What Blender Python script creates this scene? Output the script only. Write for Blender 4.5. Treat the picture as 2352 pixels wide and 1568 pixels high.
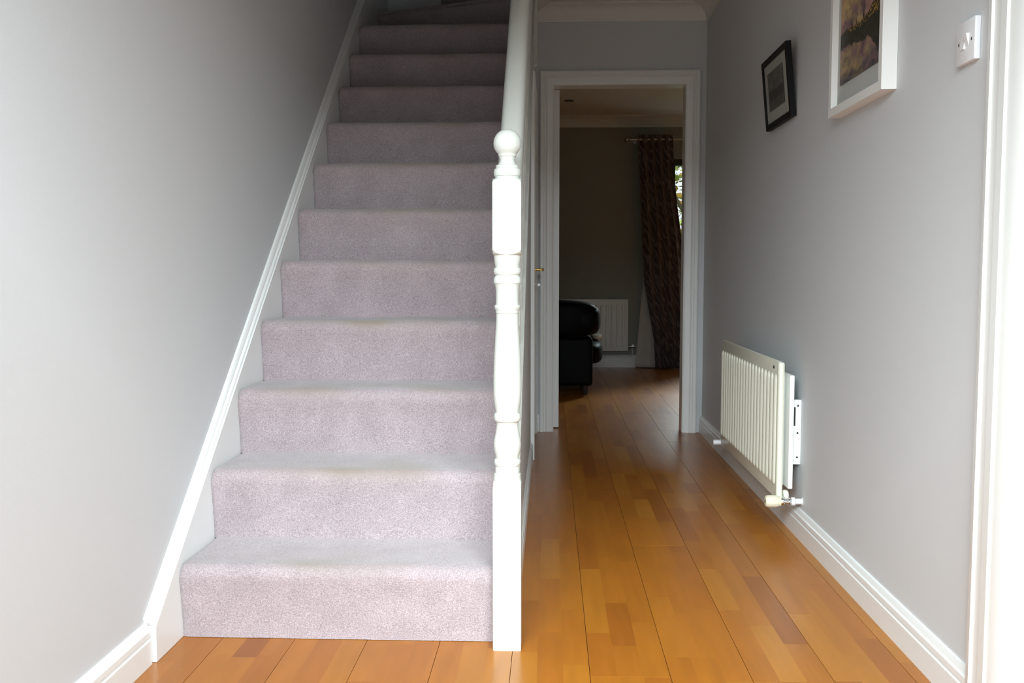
import bpy, math, random
from mathutils import Vector, noise
random.seed(7)
PI = math.pi
S = bpy.context.scene
COL = S.collection
for o in list(bpy.data.objects):
    bpy.data.objects.remove(o, do_unlink=True)

# ------------------------------------------------------------------ camera
CAM_H = 0.912
F_PX = 2167.0
cam_d = bpy.data.cameras.new('camera')
cam_d.sensor_fit = 'HORIZONTAL'
cam_d.sensor_width = 36.0
cam_d.lens = F_PX / 2352.0 * 36.0
cam_d.clip_start = 0.05
cam_d.clip_end = 200
cam = bpy.data.objects.new('camera', cam_d)
COL.objects.link(cam)
PITCH = math.atan(157 / F_PX)
YAW = math.atan(89 / F_PX * math.cos(PITCH))
cam.location = (0, 0, CAM_H)
cam.rotation_euler = (PI / 2 - PITCH, 0, YAW)
S.camera = cam

# ------------------------------------------------------------------ world, daylight, exposure
w = bpy.data.worlds.new('sky')
S.world = w
w.use_nodes = True
nt = w.node_tree
nt.nodes.clear()
wo = nt.nodes.new('ShaderNodeOutputWorld')
bg = nt.nodes.new('ShaderNodeBackground')
bg.inputs['Color'].default_value = (0.86, 0.93, 1.0, 1)
bg.inputs['Strength'].default_value = 1.1
nt.links.new(bg.outputs[0], wo.inputs[0])

# daylight coming in through the open front door around the camera
ld = bpy.data.lights.new('front_door_daylight', 'AREA')
ld.shape = 'RECTANGLE'
ld.size = 5.6
ld.size_y = 2.25
ld.energy = 1220
ld.color = (0.82, 0.95, 1.0)
lo = bpy.data.objects.new('front_door_daylight', ld)
COL.objects.link(lo)
lo.location = (-0.15, -2.8, 3.35)
lo.rotation_euler = (Vector((-0.15, 2.6, 0.7)) - lo.location).to_track_quat('-Z', 'Y').to_euler()

# daylight falling in through the living room's patio door
gd = bpy.data.lights.new('patio_daylight', 'AREA')
gd.shape = 'RECTANGLE'
gd.size = 2.2
gd.size_y = 1.2
gd.energy = 1100
gd.color = (0.80, 0.95, 1.0)
go_ = bpy.data.objects.new('patio_daylight', gd)
COL.objects.link(go_)
go_.location = (2.1, 11.2, 3.3)
go_.rotation_euler = (Vector((1.6, 8.2, 0.2)) - go_.location).to_track_quat('-Z', 'Y').to_euler()

S.view_settings.view_transform = 'Standard'
S.view_settings.look = 'None'
S.view_settings.gamma = 1
S.view_settings.use_curve_mapping = False
S.view_settings.exposure = 0.0

# ------------------------------------------------------------------ key dimensions
XL, XR = -0.945, 0.868        # hall side walls
YE = 5.41                     # end wall of the hall
YF = 9.17                     # far wall of the living room
ZC = 2.40                     # ceiling
XS = -0.096                   # under-stair wall face
RISE, GO, D0 = 0.191, 0.232, 2.256
NSTEP = 11


# ------------------------------------------------------------------ helpers
def mat(name, col, rough=0.5, spec=0.5, metal=0.0, bump=None, vary=None, coat=0.0, sheen=0.0):
    m = bpy.data.materials.new(name)
    m.use_nodes = True
    n = m.node_tree.nodes
    l = m.node_tree.links
    b = n['Principled BSDF']
    b.inputs['Base Color'].default_value = (*col, 1)
    b.inputs['Roughness'].default_value = rough
    b.inputs['Specular IOR Level'].default_value = spec
    b.inputs['Metallic'].default_value = metal
    if coat:
        b.inputs['Coat Weight'].default_value = coat
        b.inputs['Coat Roughness'].default_value = 0.1
    if sheen:
        b.inputs['Sheen Weight'].default_value = sheen
        b.inputs['Sheen Roughness'].default_value = 0.5
    tc = n.new('ShaderNodeTexCoord')
    if bump:
        sc, st, dist = bump
        t = n.new('ShaderNodeTexNoise')
        t.inputs['Scale'].default_value = sc
        t.inputs['Detail'].default_value = 4
        l.new(tc.outputs['Object'], t.inputs['Vector'])
        bp = n.new('ShaderNodeBump')
        bp.inputs['Strength'].default_value = st
        bp.inputs['Distance'].default_value = dist
        l.new(t.outputs['Fac'], bp.inputs['Height'])
        l.new(bp.outputs['Normal'], b.inputs['Normal'])
    if vary:
        sc, amt = vary
        t = n.new('ShaderNodeTexNoise')
        t.inputs['Scale'].default_value = sc
        t.inputs['Detail'].default_value = 3
        l.new(tc.outputs['Object'], t.inputs['Vector'])
        mr = n.new('ShaderNodeMapRange')
        mr.inputs['To Min'].default_value = 1 - amt
        mr.inputs['To Max'].default_value = 1 + amt
        l.new(t.outputs['Fac'], mr.inputs['Value'])
        mx = n.new('ShaderNodeVectorMath')
        mx.operation = 'SCALE'
        mx.inputs[0].default_value = col
        l.new(mr.outputs['Result'], mx.inputs['Scale'])
        l.new(mx.outputs['Vector'], b.inputs['Base Color'])
    return m


M = {}
M['wall'] = mat('wall_emulsion', (0.625, 0.63, 0.64), 0.6, 0.35, bump=(260, 0.12, 0.002), vary=(1.5, 0.012))
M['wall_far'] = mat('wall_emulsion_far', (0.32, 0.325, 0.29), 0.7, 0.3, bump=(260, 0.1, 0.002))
M['ceiling'] = mat('ceiling_paint', (0.78, 0.76, 0.72), 0.8, 0.2, bump=(200, 0.1, 0.002))
M['white'] = mat('white_gloss_paint', (0.84, 0.84, 0.82), 0.28, 0.5, bump=(90, 0.04, 0.001), vary=(3, 0.012))
M['newel'] = mat('cream_white_paint', (0.57, 0.57, 0.525), 0.25, 0.5, bump=(120, 0.04, 0.001), vary=(4, 0.015))
M['rad'] = mat('cream_radiator_enamel', (0.80, 0.785, 0.66), 0.32, 0.5, vary=(4, 0.01))
M['radwhite'] = mat('white_radiator_enamel', (0.85, 0.86, 0.84), 0.32, 0.5, vary=(4, 0.01))
M['chrome'] = mat('chrome', (0.75, 0.75, 0.76), 0.15, 0.5, 1.0, vary=(20, 0.05))
M['brass'] = mat('brass', (0.72, 0.50, 0.14), 0.18, 0.5, 1.0, vary=(20, 0.05))
M['steel'] = mat('brushed_steel', (0.45, 0.44, 0.43), 0.3, 0.5, 1.0, vary=(20, 0.05))
M['plastic'] = mat('white_plastic', (0.80, 0.79, 0.80), 0.3, 0.5, vary=(10, 0.01))
M['cream_plastic'] = mat('cream_plastic', (0.78, 0.72, 0.55), 0.4, 0.5, vary=(10, 0.02))
M['dark_hole'] = mat('dark_slot', (0.02, 0.02, 0.02), 0.6, vary=(10, 0.05))
M['blackframe'] = mat('black_stained_wood', (0.004, 0.004, 0.0045), 0.5, 0.2, bump=(120, 0.1, 0.001), vary=(9, 0.2))
M['whiteframe'] = mat('white_frame_paint', (0.80, 0.785, 0.76), 0.45, 0.4, vary=(9, 0.015))
M['mount'] = mat('mount_card', (0.47, 0.47, 0.44), 0.8, 0.2, vary=(30, 0.02))
M['mount_grey'] = mat('grey_mount_card', (0.36, 0.365, 0.335), 0.8, 0.2, vary=(30, 0.02))
M['leather'] = mat('black_leather', (0.003, 0.003, 0.0034), 0.5, 0.08, bump=(55, 0.25, 0.004), vary=(5, 0.2))
M['lining'] = mat('curtain_lining', (0.62, 0.59, 0.55), 0.85, 0.2, bump=(18, 0.3, 0.01), vary=(14, 0.05))
M['winframe'] = mat('dark_window_frame', (0.035, 0.028, 0.024), 0.4, vary=(12, 0.1))
M['concrete'] = mat('patio_slab', (0.30, 0.29, 0.27), 0.9, 0.2, vary=(6, 0.15))
M['lawn'] = mat('lawn_green', (0.10, 0.16, 0.04), 0.9, 0.2, vary=(9, 0.3))
M['bark'] = mat('bark', (0.09, 0.07, 0.05), 0.9, 0.2, bump=(30, 0.5, 0.02), vary=(12, 0.3))
M['cushion_white'] = mat('white_cushion_cloth', (0.70, 0.68, 0.62), 0.9, 0.2, bump=(60, 0.2, 0.003), vary=(9, 0.05))
M['cushion_beige'] = mat('beige_cushion_cloth', (0.34, 0.29, 0.23), 0.9, 0.2, bump=(60, 0.2, 0.003), vary=(9, 0.08))
M['subfloor'] = mat('subfloor_board', (0.25, 0.15, 0.06), 0.8, 0.2, vary=(9, 0.1))
M['woodcore'] = mat('board_core', (0.05, 0.025, 0.01), 0.8, 0.2, vary=(9, 0.1))


def wood_mat(name, strips=False):
    m = bpy.data.materials.new(name)
    m.use_nodes = True
    n = m.node_tree.nodes
    l = m.node_tree.links
    b = n['Principled BSDF']
    b.inputs['Roughness'].default_value = 0.28
    b.inputs['Specular IOR Level'].default_value = 0.38
    geo = n.new('ShaderNodeNewGeometry')
    info = n.new('ShaderNodeObjectInfo')
    # board to board shift of the grain
    add = n.new('ShaderNodeVectorMath')
    add.operation = 'ADD'
    sc = n.new('ShaderNodeVectorMath')
    sc.operation = 'SCALE'
    sc.inputs[0].default_value = (17.0, 31.0, 5.0)
    l.new(info.outputs['Random'], sc.inputs['Scale'])
    l.new(geo.outputs['Position'], add.inputs[0])
    l.new(sc.outputs['Vector'], add.inputs[1])
    mp = n.new('ShaderNodeMapping')
    mp.inputs['Scale'].default_value = (48, 2.2, 1)
    l.new(add.outputs['Vector'], mp.inputs['Vector'])
    g = n.new('ShaderNodeTexNoise')
    g.inputs['Scale'].default_value = 1.0
    g.inputs['Detail'].default_value = 2
    g.inputs['Distortion'].default_value = 0.4
    l.new(mp.outputs['Vector'], g.inputs['Vector'])
    mp2 = n.new('ShaderNodeMapping')
    mp2.inputs['Scale'].default_value = (9, 2.0, 1)
    l.new(add.outputs['Vector'], mp2.inputs['Vector'])
    g2 = n.new('ShaderNodeTexNoise')
    g2.inputs['Scale'].default_value = 1.0
    g2.inputs['Detail'].default_value = 3
    g2.inputs['Distortion'].default_value = 1.5
    l.new(mp2.outputs['Vector'], g2.inputs['Vector'])
    ramp = n.new('ShaderNodeValToRGB')
    cr = ramp.color_ramp
    cr.elements[0].position = 0.0
    cr.elements[0].color = (0.265, 0.080, 0.010, 1)
    cr.elements[1].position = 1.0
    cr.elements[1].color = (0.42, 0.160, 0.019, 1)
    for p, c in ((0.1, (0.325, 0.103, 0.012, 1)), (0.3, (0.36, 0.120, 0.013, 1)), (0.65, (0.375, 0.130, 0.014, 1)),
                 (0.85, (0.39, 0.142, 0.015, 1))):
        e = cr.elements.new(p)
        e.color = c
    if strips:
        br = n.new('ShaderNodeTexBrick')
        br.inputs['Scale'].default_value = 1.0
        br.inputs['Brick Width'].default_value = 0.42
        br.inputs['Row Height'].default_value = 0.0605
        br.inputs['Mortar Size'].default_value = 0.0004
        br.inputs['Color1'].default_value = (0, 0, 0, 1)
        br.inputs['Color2'].default_value = (1, 1, 1, 1)
        br.inputs['Mortar'].default_value = (0, 0, 0, 1)
        mp3 = n.new('ShaderNodeMapping')
        mp3.inputs['Rotation'].default_value = (0, 0, PI / 2)
        tc = n.new('ShaderNodeTexCoord')
        l.new(tc.outputs['Object'], mp3.inputs['Vector'])
        l.new(mp3.outputs['Vector'], br.inputs['Vector'])
        l.new(br.outputs['Color'], ramp.inputs['Fac'])
    else:
        l.new(info.outputs['Random'], ramp.inputs['Fac'])
    mr = n.new('ShaderNodeMapRange')
    mr.inputs['From Min'].default_value = 0.25
    mr.inputs['From Max'].default_value = 0.75
    mr.inputs['To Min'].default_value = 0.94
    mr.inputs['To Max'].default_value = 1.06
    l.new(g.outputs['Fac'], mr.inputs['Value'])
    mr2 = n.new('ShaderNodeMapRange')
    mr2.inputs['From Min'].default_value = 0.25
    mr2.inputs['From Max'].default_value = 0.75
    mr2.inputs['To Min'].default_value = 0.90
    mr2.inputs['To Max'].default_value = 1.08
    l.new(g2.outputs['Fac'], mr2.inputs['Value'])
    mu = n.new('ShaderNodeMath')
    mu.operation = 'MULTIPLY'
    l.new(mr.outputs['Result'], mu.inputs[0])
    l.new(mr2.outputs['Result'], mu.inputs[1])
    vs = n.new('ShaderNodeVectorMath')
    vs.operation = 'SCALE'
    l.new(ramp.outputs['Color'], vs.inputs[0])
    l.new(mu.outputs[0], vs.inputs['Scale'])
    l.new(vs.outputs['Vector'], b.inputs['Base Color'])
    return m


M['wood'] = wood_mat('oiled_maple')
M['wood_strip'] = wood_mat('oiled_maple_strips', True)


def carpet_mat():
    m = bpy.data.materials.new('lilac_pile_carpet')
    m.use_nodes = True
    n = m.node_tree.nodes
    l = m.node_tree.links
    b = n['Principled BSDF']
    b.inputs['Roughness'].default_value = 0.95
    b.inputs['Specular IOR Level'].default_value = 0.1
    b.inputs['Sheen Weight'].default_value = 0.25
    b.inputs['Sheen Roughness'].default_value = 0.6
    geo = n.new('ShaderNodeNewGeometry')
    t = n.new('ShaderNodeTexNoise')
    t.inputs['Scale'].default_value = 330
    t.inputs['Detail'].default_value = 3
    l.new(geo.outputs['Position'], t.inputs['Vector'])
    t2 = n.new('ShaderNodeTexNoise')
    t2.inputs['Scale'].default_value = 13
    t2.inputs['Detail'].default_value = 5
    l.new(geo.outputs['Position'], t2.inputs['Vector'])
    r1 = n.new('ShaderNodeValToRGB')
    r1.color_ramp.elements[0].position = 0.3
    r1.color_ramp.elements[0].color = (0.265, 0.203, 0.212, 1)
    r1.color_ramp.elements[1].position = 0.7
    r1.color_ramp.elements[1].color = (0.465, 0.39, 0.405, 1)
    l.new(t.outputs['Fac'], r1.inputs['Fac'])
    mr = n.new('ShaderNodeMapRange')
    mr.inputs['From Min'].default_value = 0.3
    mr.inputs['From Max'].default_value = 0.7
    mr.inputs['To Min'].default_value = 0.92
    mr.inputs['To Max'].default_value = 1.07
    l.new(t2.outputs['Fac'], mr.inputs['Value'])
    vs = n.new('ShaderNodeVectorMath')
    vs.operation = 'SCALE'
    l.new(r1.outputs['Color'], vs.inputs[0])
    l.new(mr.outputs['Result'], vs.inputs['Scale'])
    # worn, yellower pile along the nosing where feet land
    at = n.new('ShaderNodeAttribute')
    at.attribute_name = 'wear'
    mx = n.new('ShaderNodeMix')
    mx.data_type = 'RGBA'
    mx.inputs['B'].default_value = (0.29, 0.23, 0.185, 1)
    l.new(at.outputs['Fac'], mx.inputs['Factor'])
    l.new(vs.outputs['Vector'], mx.inputs['A'])
    l.new(mx.outputs['Result'], b.inputs['Base Color'])
    bp = n.new('ShaderNodeBump')
    bp.inputs['Strength'].default_value = 0.55
    bp.inputs['Distance'].default_value = 0.004
    l.new(t.outputs['Fac'], bp.inputs['Height'])
    l.new(bp.outputs['Normal'], b.inputs['Normal'])
    return m


M['carpet'] = carpet_mat()


def vcol_mat(name, rough=0.4, spec=0.4):
    m = bpy.data.materials.new(name)
    m.use_nodes = True
    n = m.node_tree.nodes
    l = m.node_tree.links
    b = n['Principled BSDF']
    b.inputs['Roughness'].default_value = rough
    b.inputs['Specular IOR Level'].default_value = spec
    a = n.new('ShaderNodeAttribute')
    a.attribute_name = 'print'
    l.new(a.outputs['Color'], b.inputs['Base Color'])
    return m


M['painting'] = vcol_mat('oil_painting_print', 0.45)
M['engraving'] = vcol_mat('engraving_print', 0.6)


def curtain_mat():
    m = bpy.data.materials.new('taupe_leaf_curtain')
    m.use_nodes = True
    n = m.node_tree.nodes
    l = m.node_tree.links
    b = n['Principled BSDF']
    b.inputs['Roughness'].default_value = 0.6
    b.inputs['Specular IOR Level'].default_value = 0.4
    uv = n.new('ShaderNodeAttribute')
    uv.attribute_name = 'cloth'
    wv = n.new('ShaderNodeTexWave')
    wv.wave_type = 'BANDS'
    wv.bands_direction = 'DIAGONAL'
    wv.inputs['Scale'].default_value = 5
    wv.inputs['Distortion'].default_value = 9.0
    wv.inputs['Detail'].default_value = 2
    wv.inputs['Detail Scale'].default_value = 1.2
    l.new(uv.outputs['Vector'], wv.inputs['Vector'])
    r = n.new('ShaderNodeValToRGB')
    r.color_ramp.elements[0].position = 0.45
    r.color_ramp.elements[0].color = (0.17, 0.125, 0.118, 1)
    r.color_ramp.elements[1].position = 0.95
    r.color_ramp.elements[1].color = (0.31, 0.25, 0.235, 1)
    l.new(wv.outputs['Color'], r.inputs['Fac'])
    l.new(r.outputs['Color'], b.inputs['Base Color'])
    return m


M['curtain'] = curtain_mat()


def glass_mat(name):
    m = bpy.data.materials.new(name)
    m.use_nodes = True
    n = m.node_tree.nodes
    l = m.node_tree.links
    n.remove(n['Principled BSDF'])
    out = n['Material Output']
    tr = n.new('ShaderNodeBsdfTransparent')
    gl = n.new('ShaderNodeBsdfGlossy')
    gl.inputs['Roughness'].default_value = 0.02
    fr = n.new('ShaderNodeFresnel')
    fr.inputs['IOR'].default_value = 1.45
    mx = n.new('ShaderNodeMixShader')
    l.new(fr.outputs[0], mx.inputs[0])
    l.new(tr.outputs[0], mx.inputs[1])
    l.new(gl.outputs[0], mx.inputs[2])
    l.new(mx.outputs[0], out.inputs['Surface'])
    return m


M['glass'] = glass_mat('clear_glass')


def leaf_mat():
    m = bpy.data.materials.new('garden_leaves')
    m.use_nodes = True
    n = m.node_tree.nodes
    l = m.node_tree.links
    b = n['Principled BSDF']
    b.inputs['Roughness'].default_value = 0.5
    b.inputs['Transmission Weight'].default_value = 0.0
    geo = n.new('ShaderNodeNewGeometry')
    r = n.new('ShaderNodeValToRGB')
    r.color_ramp.elements[0].color = (0.10, 0.19, 0.02, 1)
    r.color_ramp.elements[1].color = (0.50, 0.42, 0.05, 1)
    e = r.color_ramp.elements.new(0.5)
    e.color = (0.28, 0.36, 0.05, 1)
    e = r.color_ramp.elements.new(0.94)
    e.color = (0.62, 0.25, 0.03, 1)
    l.new(geo.outputs['Random Per Island'], r.inputs['Fac'])
    l.new(r.outputs['Color'], b.inputs['Base Color'])
    return m


M['leaf'] = leaf_mat()


class MB:
    """collects vertices and faces for one mesh"""
    def __init__(self):
        self.v = []
        self.f = []

    def box(self, a, b):
        x0, y0, z0 = a
        x1, y1, z1 = b
        k = len(self.v)
        self.v += [(x0, y0, z0), (x1, y0, z0), (x1, y1, z0), (x0, y1, z0), (x0, y0, z1), (x1, y0, z1), (x1, y1, z1), (x0, y1, z1)]
        self.f += [tuple(k + i for i in q) for q in ((3, 2, 1, 0), (4, 5, 6, 7), (0, 1, 5, 4), (1, 2, 6, 5), (2, 3, 7, 6), (3, 0, 4, 7))]
        return self

    def loops(self, rings, close_u=True, caps=True):
        k = len(self.v)
        n = len(rings[0])
        for r in rings:
            self.v += [tuple(p) for p in r]
        m = n if close_u else n - 1
        for i in range(len(rings) - 1):
            for j in range(m):
                a = k + i * n + j
                b_ = k + i * n + (j + 1) % n
                self.f.append((a, b_, b_ + n, a + n))
        if caps:
            self.f.append(tuple(k + j for j in reversed(range(n))))
            self.f.append(tuple(k + (len(rings) - 1) * n + j for j in range(n)))
        return self

    def extrude(self, poly, fn, t0, t1):
        """closed 2d polygon swept between parameters t0 and t1; fn(a, b, t) -> point"""
        return self.loops([[fn(a, b, t0) for a, b in poly], [fn(a, b, t1) for a, b in poly]])

    def lathe(self, prof, centre=(0, 0, 0), axis='z', n=32, sq=None):
        rings = []
        for r, z in prof:
            ring = []
            for j in range(n):
                t = 2 * PI * (j + 0.5) / n
                c, s = math.cos(t), math.sin(t)
                rr = r
                if sq:
                    rr = min(r, sq / max(abs(c), abs(s)))
                a, b_ = rr * c, rr * s
                if axis == 'z':
                    p = (a, b_, z)
                elif axis == 'y':
                    p = (b_, z, a)
                else:
                    p = (z, a, b_)
                ring.append((p[0] + centre[0], p[1] + centre[1], p[2] + centre[2]))
            rings.append(ring)
        return self.loops(rings)

    def tube(self, pts, r, n=12):
        pts = [Vector(p) for p in pts]
        rings = []
        up = Vector((0.31, 0.2, 0.93)).normalized()
        for i, p in enumerate(pts):
            d = (pts[min(i + 1, len(pts) - 1)] - pts[max(i - 1, 0)]).normalized()
            u = d.cross(up)
            if u.length < 0.05:
                u = d.cross(Vector((1, 0, 0)))
            u.normalize()
            v_ = d.cross(u)
            rings.append([p + r * (math.cos(2 * PI * j / n) * u + math.sin(2 * PI * j / n) * v_) for j in range(n)])
        return self.loops(rings)

    def build(self, name, material, parent=None, smooth=None, bevel=0.0, seg=2):
        me = bpy.data.meshes.new(name)
        me.from_pydata([tuple(p) for p in self.v], [], self.f)
        me.validate()
        import bmesh
        bm = bmesh.new()
        bm.from_mesh(me)
        bmesh.ops.recalc_face_normals(bm, faces=bm.faces)
        if bevel:
            bmesh.ops.bevel(bm, geom=[e for e in bm.edges if e.calc_face_angle(0) > 0.5], offset=bevel, segments=seg,
                            profile=0.6, affect='EDGES', clamp_overlap=True)
        bm.to_mesh(me)
        bm.free()
        me.materials.append(M[material] if isinstance(material, str) else material)
        if smooth is not None:
            for p in me.polygons:
                p.use_smooth = True
            me.set_sharp_from_angle(angle=math.radians(smooth))
        o = bpy.data.objects.new(name, me)
        COL.objects.link(o)
        if parent:
            o.parent = parent
        return o


def box(name, a, b, material, parent=None, bevel=0.0, seg=2):
    return MB().box(a, b).build(name, material, parent, smooth=40 if bevel else None, bevel=bevel, seg=seg)


def struct(o):
    o['kind'] = 'structure'
    return o


def empty(name, loc=(0, 0, 0), rz=0.0):
    o = bpy.data.objects.new(name, None)
    o.empty_display_size = 0.1
    COL.objects.link(o)
    o.location = loc
    o.rotation_euler = (0, 0, rz)
    return o


def tag(o, label, cat, group=None):
    o['label'] = label
    o['category'] = cat
    if group:
        o['group'] = group
    return o


def rbox(a, b, r, n=6, power=4.0):
    """soft cushion-like block as a superellipsoid"""
    mb = MB()
    c = [(a[i] + b[i]) / 2 for i in range(3)]
    h = [(b[i] - a[i]) / 2 for i in range(3)]
    N, K = 36, 18
    rings = []
    e = 2.0 / power
    sg = lambda v_, p: math.copysign(abs(v_) ** p, v_)
    for i in range(1, K):
        ph = -PI / 2 + PI * i / K
        ring = []
        for j in range(N):
            th = 2 * PI * j / N
            ring.append((c[0] + h[0] * sg(math.cos(ph), e) * sg(math.cos(th), e),
                         c[1] + h[1] * sg(math.cos(ph), e) * sg(math.sin(th), e),
                         c[2] + h[2] * sg(math.sin(ph), e)))
        rings.append(ring)
    return mb.loops(rings)


# ------------------------------------------------------------------ shell: floor
floor = struct(MB().box((-2.2, 0.45, -0.10), (3.3, YF + 0.25, -0.016)).build('floor', 'subfloor'))
BW = 0.182
SW = BW / 3.0
X0 = 0.092 - BW * 6          # a joint between boards


def stave_mesh():
    hw = SW / 2 - 0.00012
    b = 0.0002
    mb = MB()
    z0, z1 = -0.005, 0.0
    # unit length along y, chamfered along the long edges
    poly = [(-hw, z0), (hw, z0), (hw, z1 - b), (hw - b, z1), (-hw + b, z1), (-hw, z1 - b)]
    mb.extrude(poly, lambda a, c, t: (a, t, c), 0.0, 1.0)
    o = mb.build('stave', 'wood')
    me = o.data
    bpy.data.objects.remove(o)
    return me


STAVE = stave_mesh()
rnd = random.Random(11)
for bi in range(0, 12):
    bx0 = X0 + bi * BW
    bx1 = bx0 + BW
    if bx1 < XL - 0.01 or bx0 > XR:
        continue
    ylim = 2.40 if bx1 < -0.05 else YE + 0.06
    if abs(bx1 + 0.09) < 0.02:
        ylim = 2.40
    y = 0.50
    starts = [y]
    L0 = rnd.uniform(0.7, 1.9)
    ends = []
    yy = y + L0
    while True:
        ends.append(min(yy, ylim))
        if yy >= ylim:
            break
        starts.append(yy)
        yy += 1.82
    for y0, y1 in zip(starts, ends):
        if y1 - y0 < 0.02:
            continue
        x1c = min(bx1, XR + 0.01)
        x0c = max(bx0, XL - 0.01)
        core = box('floor_board', (x0c + 0.0004, y0 + 0.0004, -0.016), (x1c - 0.0004, y1 - 0.0004, -0.0046), 'woodcore', floor)
        for s in range(3):
            cx = bx0 + SW * (s + 0.5) + (0.0005 if s == 0 else (-0.0005 if s == 2 else 0))
            wsc = 1.0
            if cx + SW / 2 > XR:
                if cx - SW / 2 > XR - 0.008:
                    continue
                lo_, hi_ = cx - SW / 2, XR - 0.002
                cx, wsc = (lo_ + hi_) / 2, (hi_ - lo_) / SW
            elif cx - SW / 2 < XL:
                if cx + SW / 2 < XL + 0.008:
                    continue
                lo_, hi_ = XL + 0.002, cx + SW / 2
                cx, wsc = (lo_ + hi_) / 2, (hi_ - lo_) / SW
            t = y0 + 0.0006
            first = rnd.uniform(0.12, 0.45)
            while t < y1 - 0.001:
                ln = first if first else rnd.choice((0.30, 0.36, 0.42, 0.46, 0.52))
                first = None
                e = min(t + ln, y1 - 0.0006)
                if y1 - e < 0.07:
                    e = y1 - 0.0006
                o = bpy.data.objects.new('stave', STAVE)
                o.location = (cx, t, 0)
                o.scale = (wsc, e - t - 0.0002, 1)
                o.parent = core
                COL.objects.link(o)
                t = e
# living room floor, boards run the same way
for bi in range(3, 20):
    bx0 = X0 + bi * BW
    yy = YE + 0.06
    off = rnd.uniform(0.4, 1.8)
    segs = []
    while yy < YF:
        e = min(yy + (off if off else 1.82), YF)
        off = None
        segs.append((yy, e))
        yy = e
    for y0, y1 in segs:
        o = MB().box((-BW / 2 + 0.0007, 0.0004, -0.016), (BW / 2 - 0.0007, y1 - y0 - 0.0004, 0)).build('floor_board', 'wood_strip', floor)
        o.location = (bx0 + BW / 2, y0, 0)

# ------------------------------------------------------------------ shell: walls and ceilings
HT = 4.9
struct(MB().box((XL - 0.15, 0.6, 0), (XL, YE + 0.1, HT)).build('wall_left', 'wall'))
# right wall with a doorway near the camera
RD0, RD1, RDZ = 0.95, 1.765, 1.98
wr = MB()
wr.box((XR, 0.6, 0), (XR + 0.12, RD0, ZC + 0.25)).box((XR, RD1, 0), (XR + 0.12, YE, ZC + 0.25)).box((XR, RD0, RDZ), (XR + 0.12, RD1, ZC + 0.25))
struct(wr.build('wall_right', 'wall'))
# end wall with the doorway to the living room
DX0, DX1, DZ = 0.014, 0.756, 1.968
we = MB()
we.box((XL, YE, 0), (DX0, YE + 0.1, HT)).box((DX1, YE, 0), (XR + 0.12, YE + 0.1, ZC + 0.25)).box((DX0, YE, DZ), (DX1, YE + 0.1, ZC + 0.25))
struct(we.build('wall_back', 'wall'))
# front wall with the wide open front door; the camera stands on the doorstep
wf = MB()
FX0, FX1, FZ = -0.84, 0.80, 1.99
wf.box((-6, 0.45, 0), (FX0, 0.60, HT)).box((FX1, 0.45, 0), (6, 0.60, HT)).box((FX0, 0.45, FZ), (FX1, 0.60, HT))
struct(wf.build('wall_front', 'wall'))
# hall ceiling, stairwell left open behind y = 2.75
SWY = 2.75
ce = MB()
ce.box((XL, 0.6, ZC), (XR, SWY, ZC + 0.22)).box((XS, SWY, ZC), (XR, YE, ZC + 0.22))
struct(ce.build('ceiling', 'ceiling'))
# upper floor stairwell enclosure
up = MB()
up.box((XL, SWY - 0.1, ZC + 0.22), (1.2, SWY, HT)).box((1.1, SWY, ZC + 0.22), (1.2, YE, HT)).box((DX0, YE, ZC + 0.25), (1.2, YE + 0.1, HT)).box((XL, SWY - 0.1, HT), (1.2, YE + 0.1, HT + 0.1))
struct(up.build('wall_landing', 'wall'))
# under-stair wall, raked top below the string
us = MB()
zline = lambda y_: RISE + RISE / GO * (y_ - D0)
poly = [(2.36, 0.0), (YE, 0.0), (YE, ZC), (4.86, ZC), (4.86, 1.95), (4.74, zline(4.74) - 0.2), (2.52, zline(2.52) - 0.2), (2.36, 0.07)]
us.extrude(poly, lambda a, b, t: (t, a, b), XS - 0.03, XS)
struct(us.build('wall_understair', 'wall'))

# living room shell
lw = MB()
WX0, WX1, WZ = 1.13, 2.75, 2.0
lw.box((-1.9, YF, 0), (WX0, YF + 0.2, ZC + 0.2)).box((WX1, YF, 0), (3.1, YF + 0.2, ZC + 0.2)).box((WX0, YF, WZ), (WX1, YF + 0.2, ZC + 0.2))
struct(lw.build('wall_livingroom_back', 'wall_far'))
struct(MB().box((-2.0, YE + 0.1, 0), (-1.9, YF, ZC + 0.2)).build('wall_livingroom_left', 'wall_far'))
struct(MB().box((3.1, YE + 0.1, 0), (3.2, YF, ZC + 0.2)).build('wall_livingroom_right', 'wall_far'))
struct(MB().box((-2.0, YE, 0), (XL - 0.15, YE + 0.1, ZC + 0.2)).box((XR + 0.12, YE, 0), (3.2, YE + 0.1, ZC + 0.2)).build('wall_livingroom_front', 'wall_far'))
struct(MB().box((-2.0, YE + 0.1, ZC), (3.2, YF + 0.2, ZC + 0.12)).build('ceiling_livingroom', 'ceiling'))

# ------------------------------------------------------------------ coving
def cove_profile(s=0.088):
    pts = [(0, 0), (0, -s), (0.008, -s)]
    for i in range(9):
        t = i / 8 * PI / 2
        pts.append((0.008 + (s - 0.016) * (1 - math.cos(t)), -s + 0.004 + (s - 0.014) * math.sin(t)))
    pts += [(s - 0.006, -0.007), (s, -0.007), (s, 0)]
    return pts


def cove(name, fn, t0, t1, miter0=0, miter1=0, s=0.088):
    rings = []
    P = cove_profile(s)
    for t, mt in ((t0, miter0), (t1, miter1)):
        rings.append([fn(a, ZC + b, t + mt * a) for a, b in P])
    o = MB().loops(rings).build(name, 'ceiling', None, smooth=30)
    return struct(o)


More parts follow.
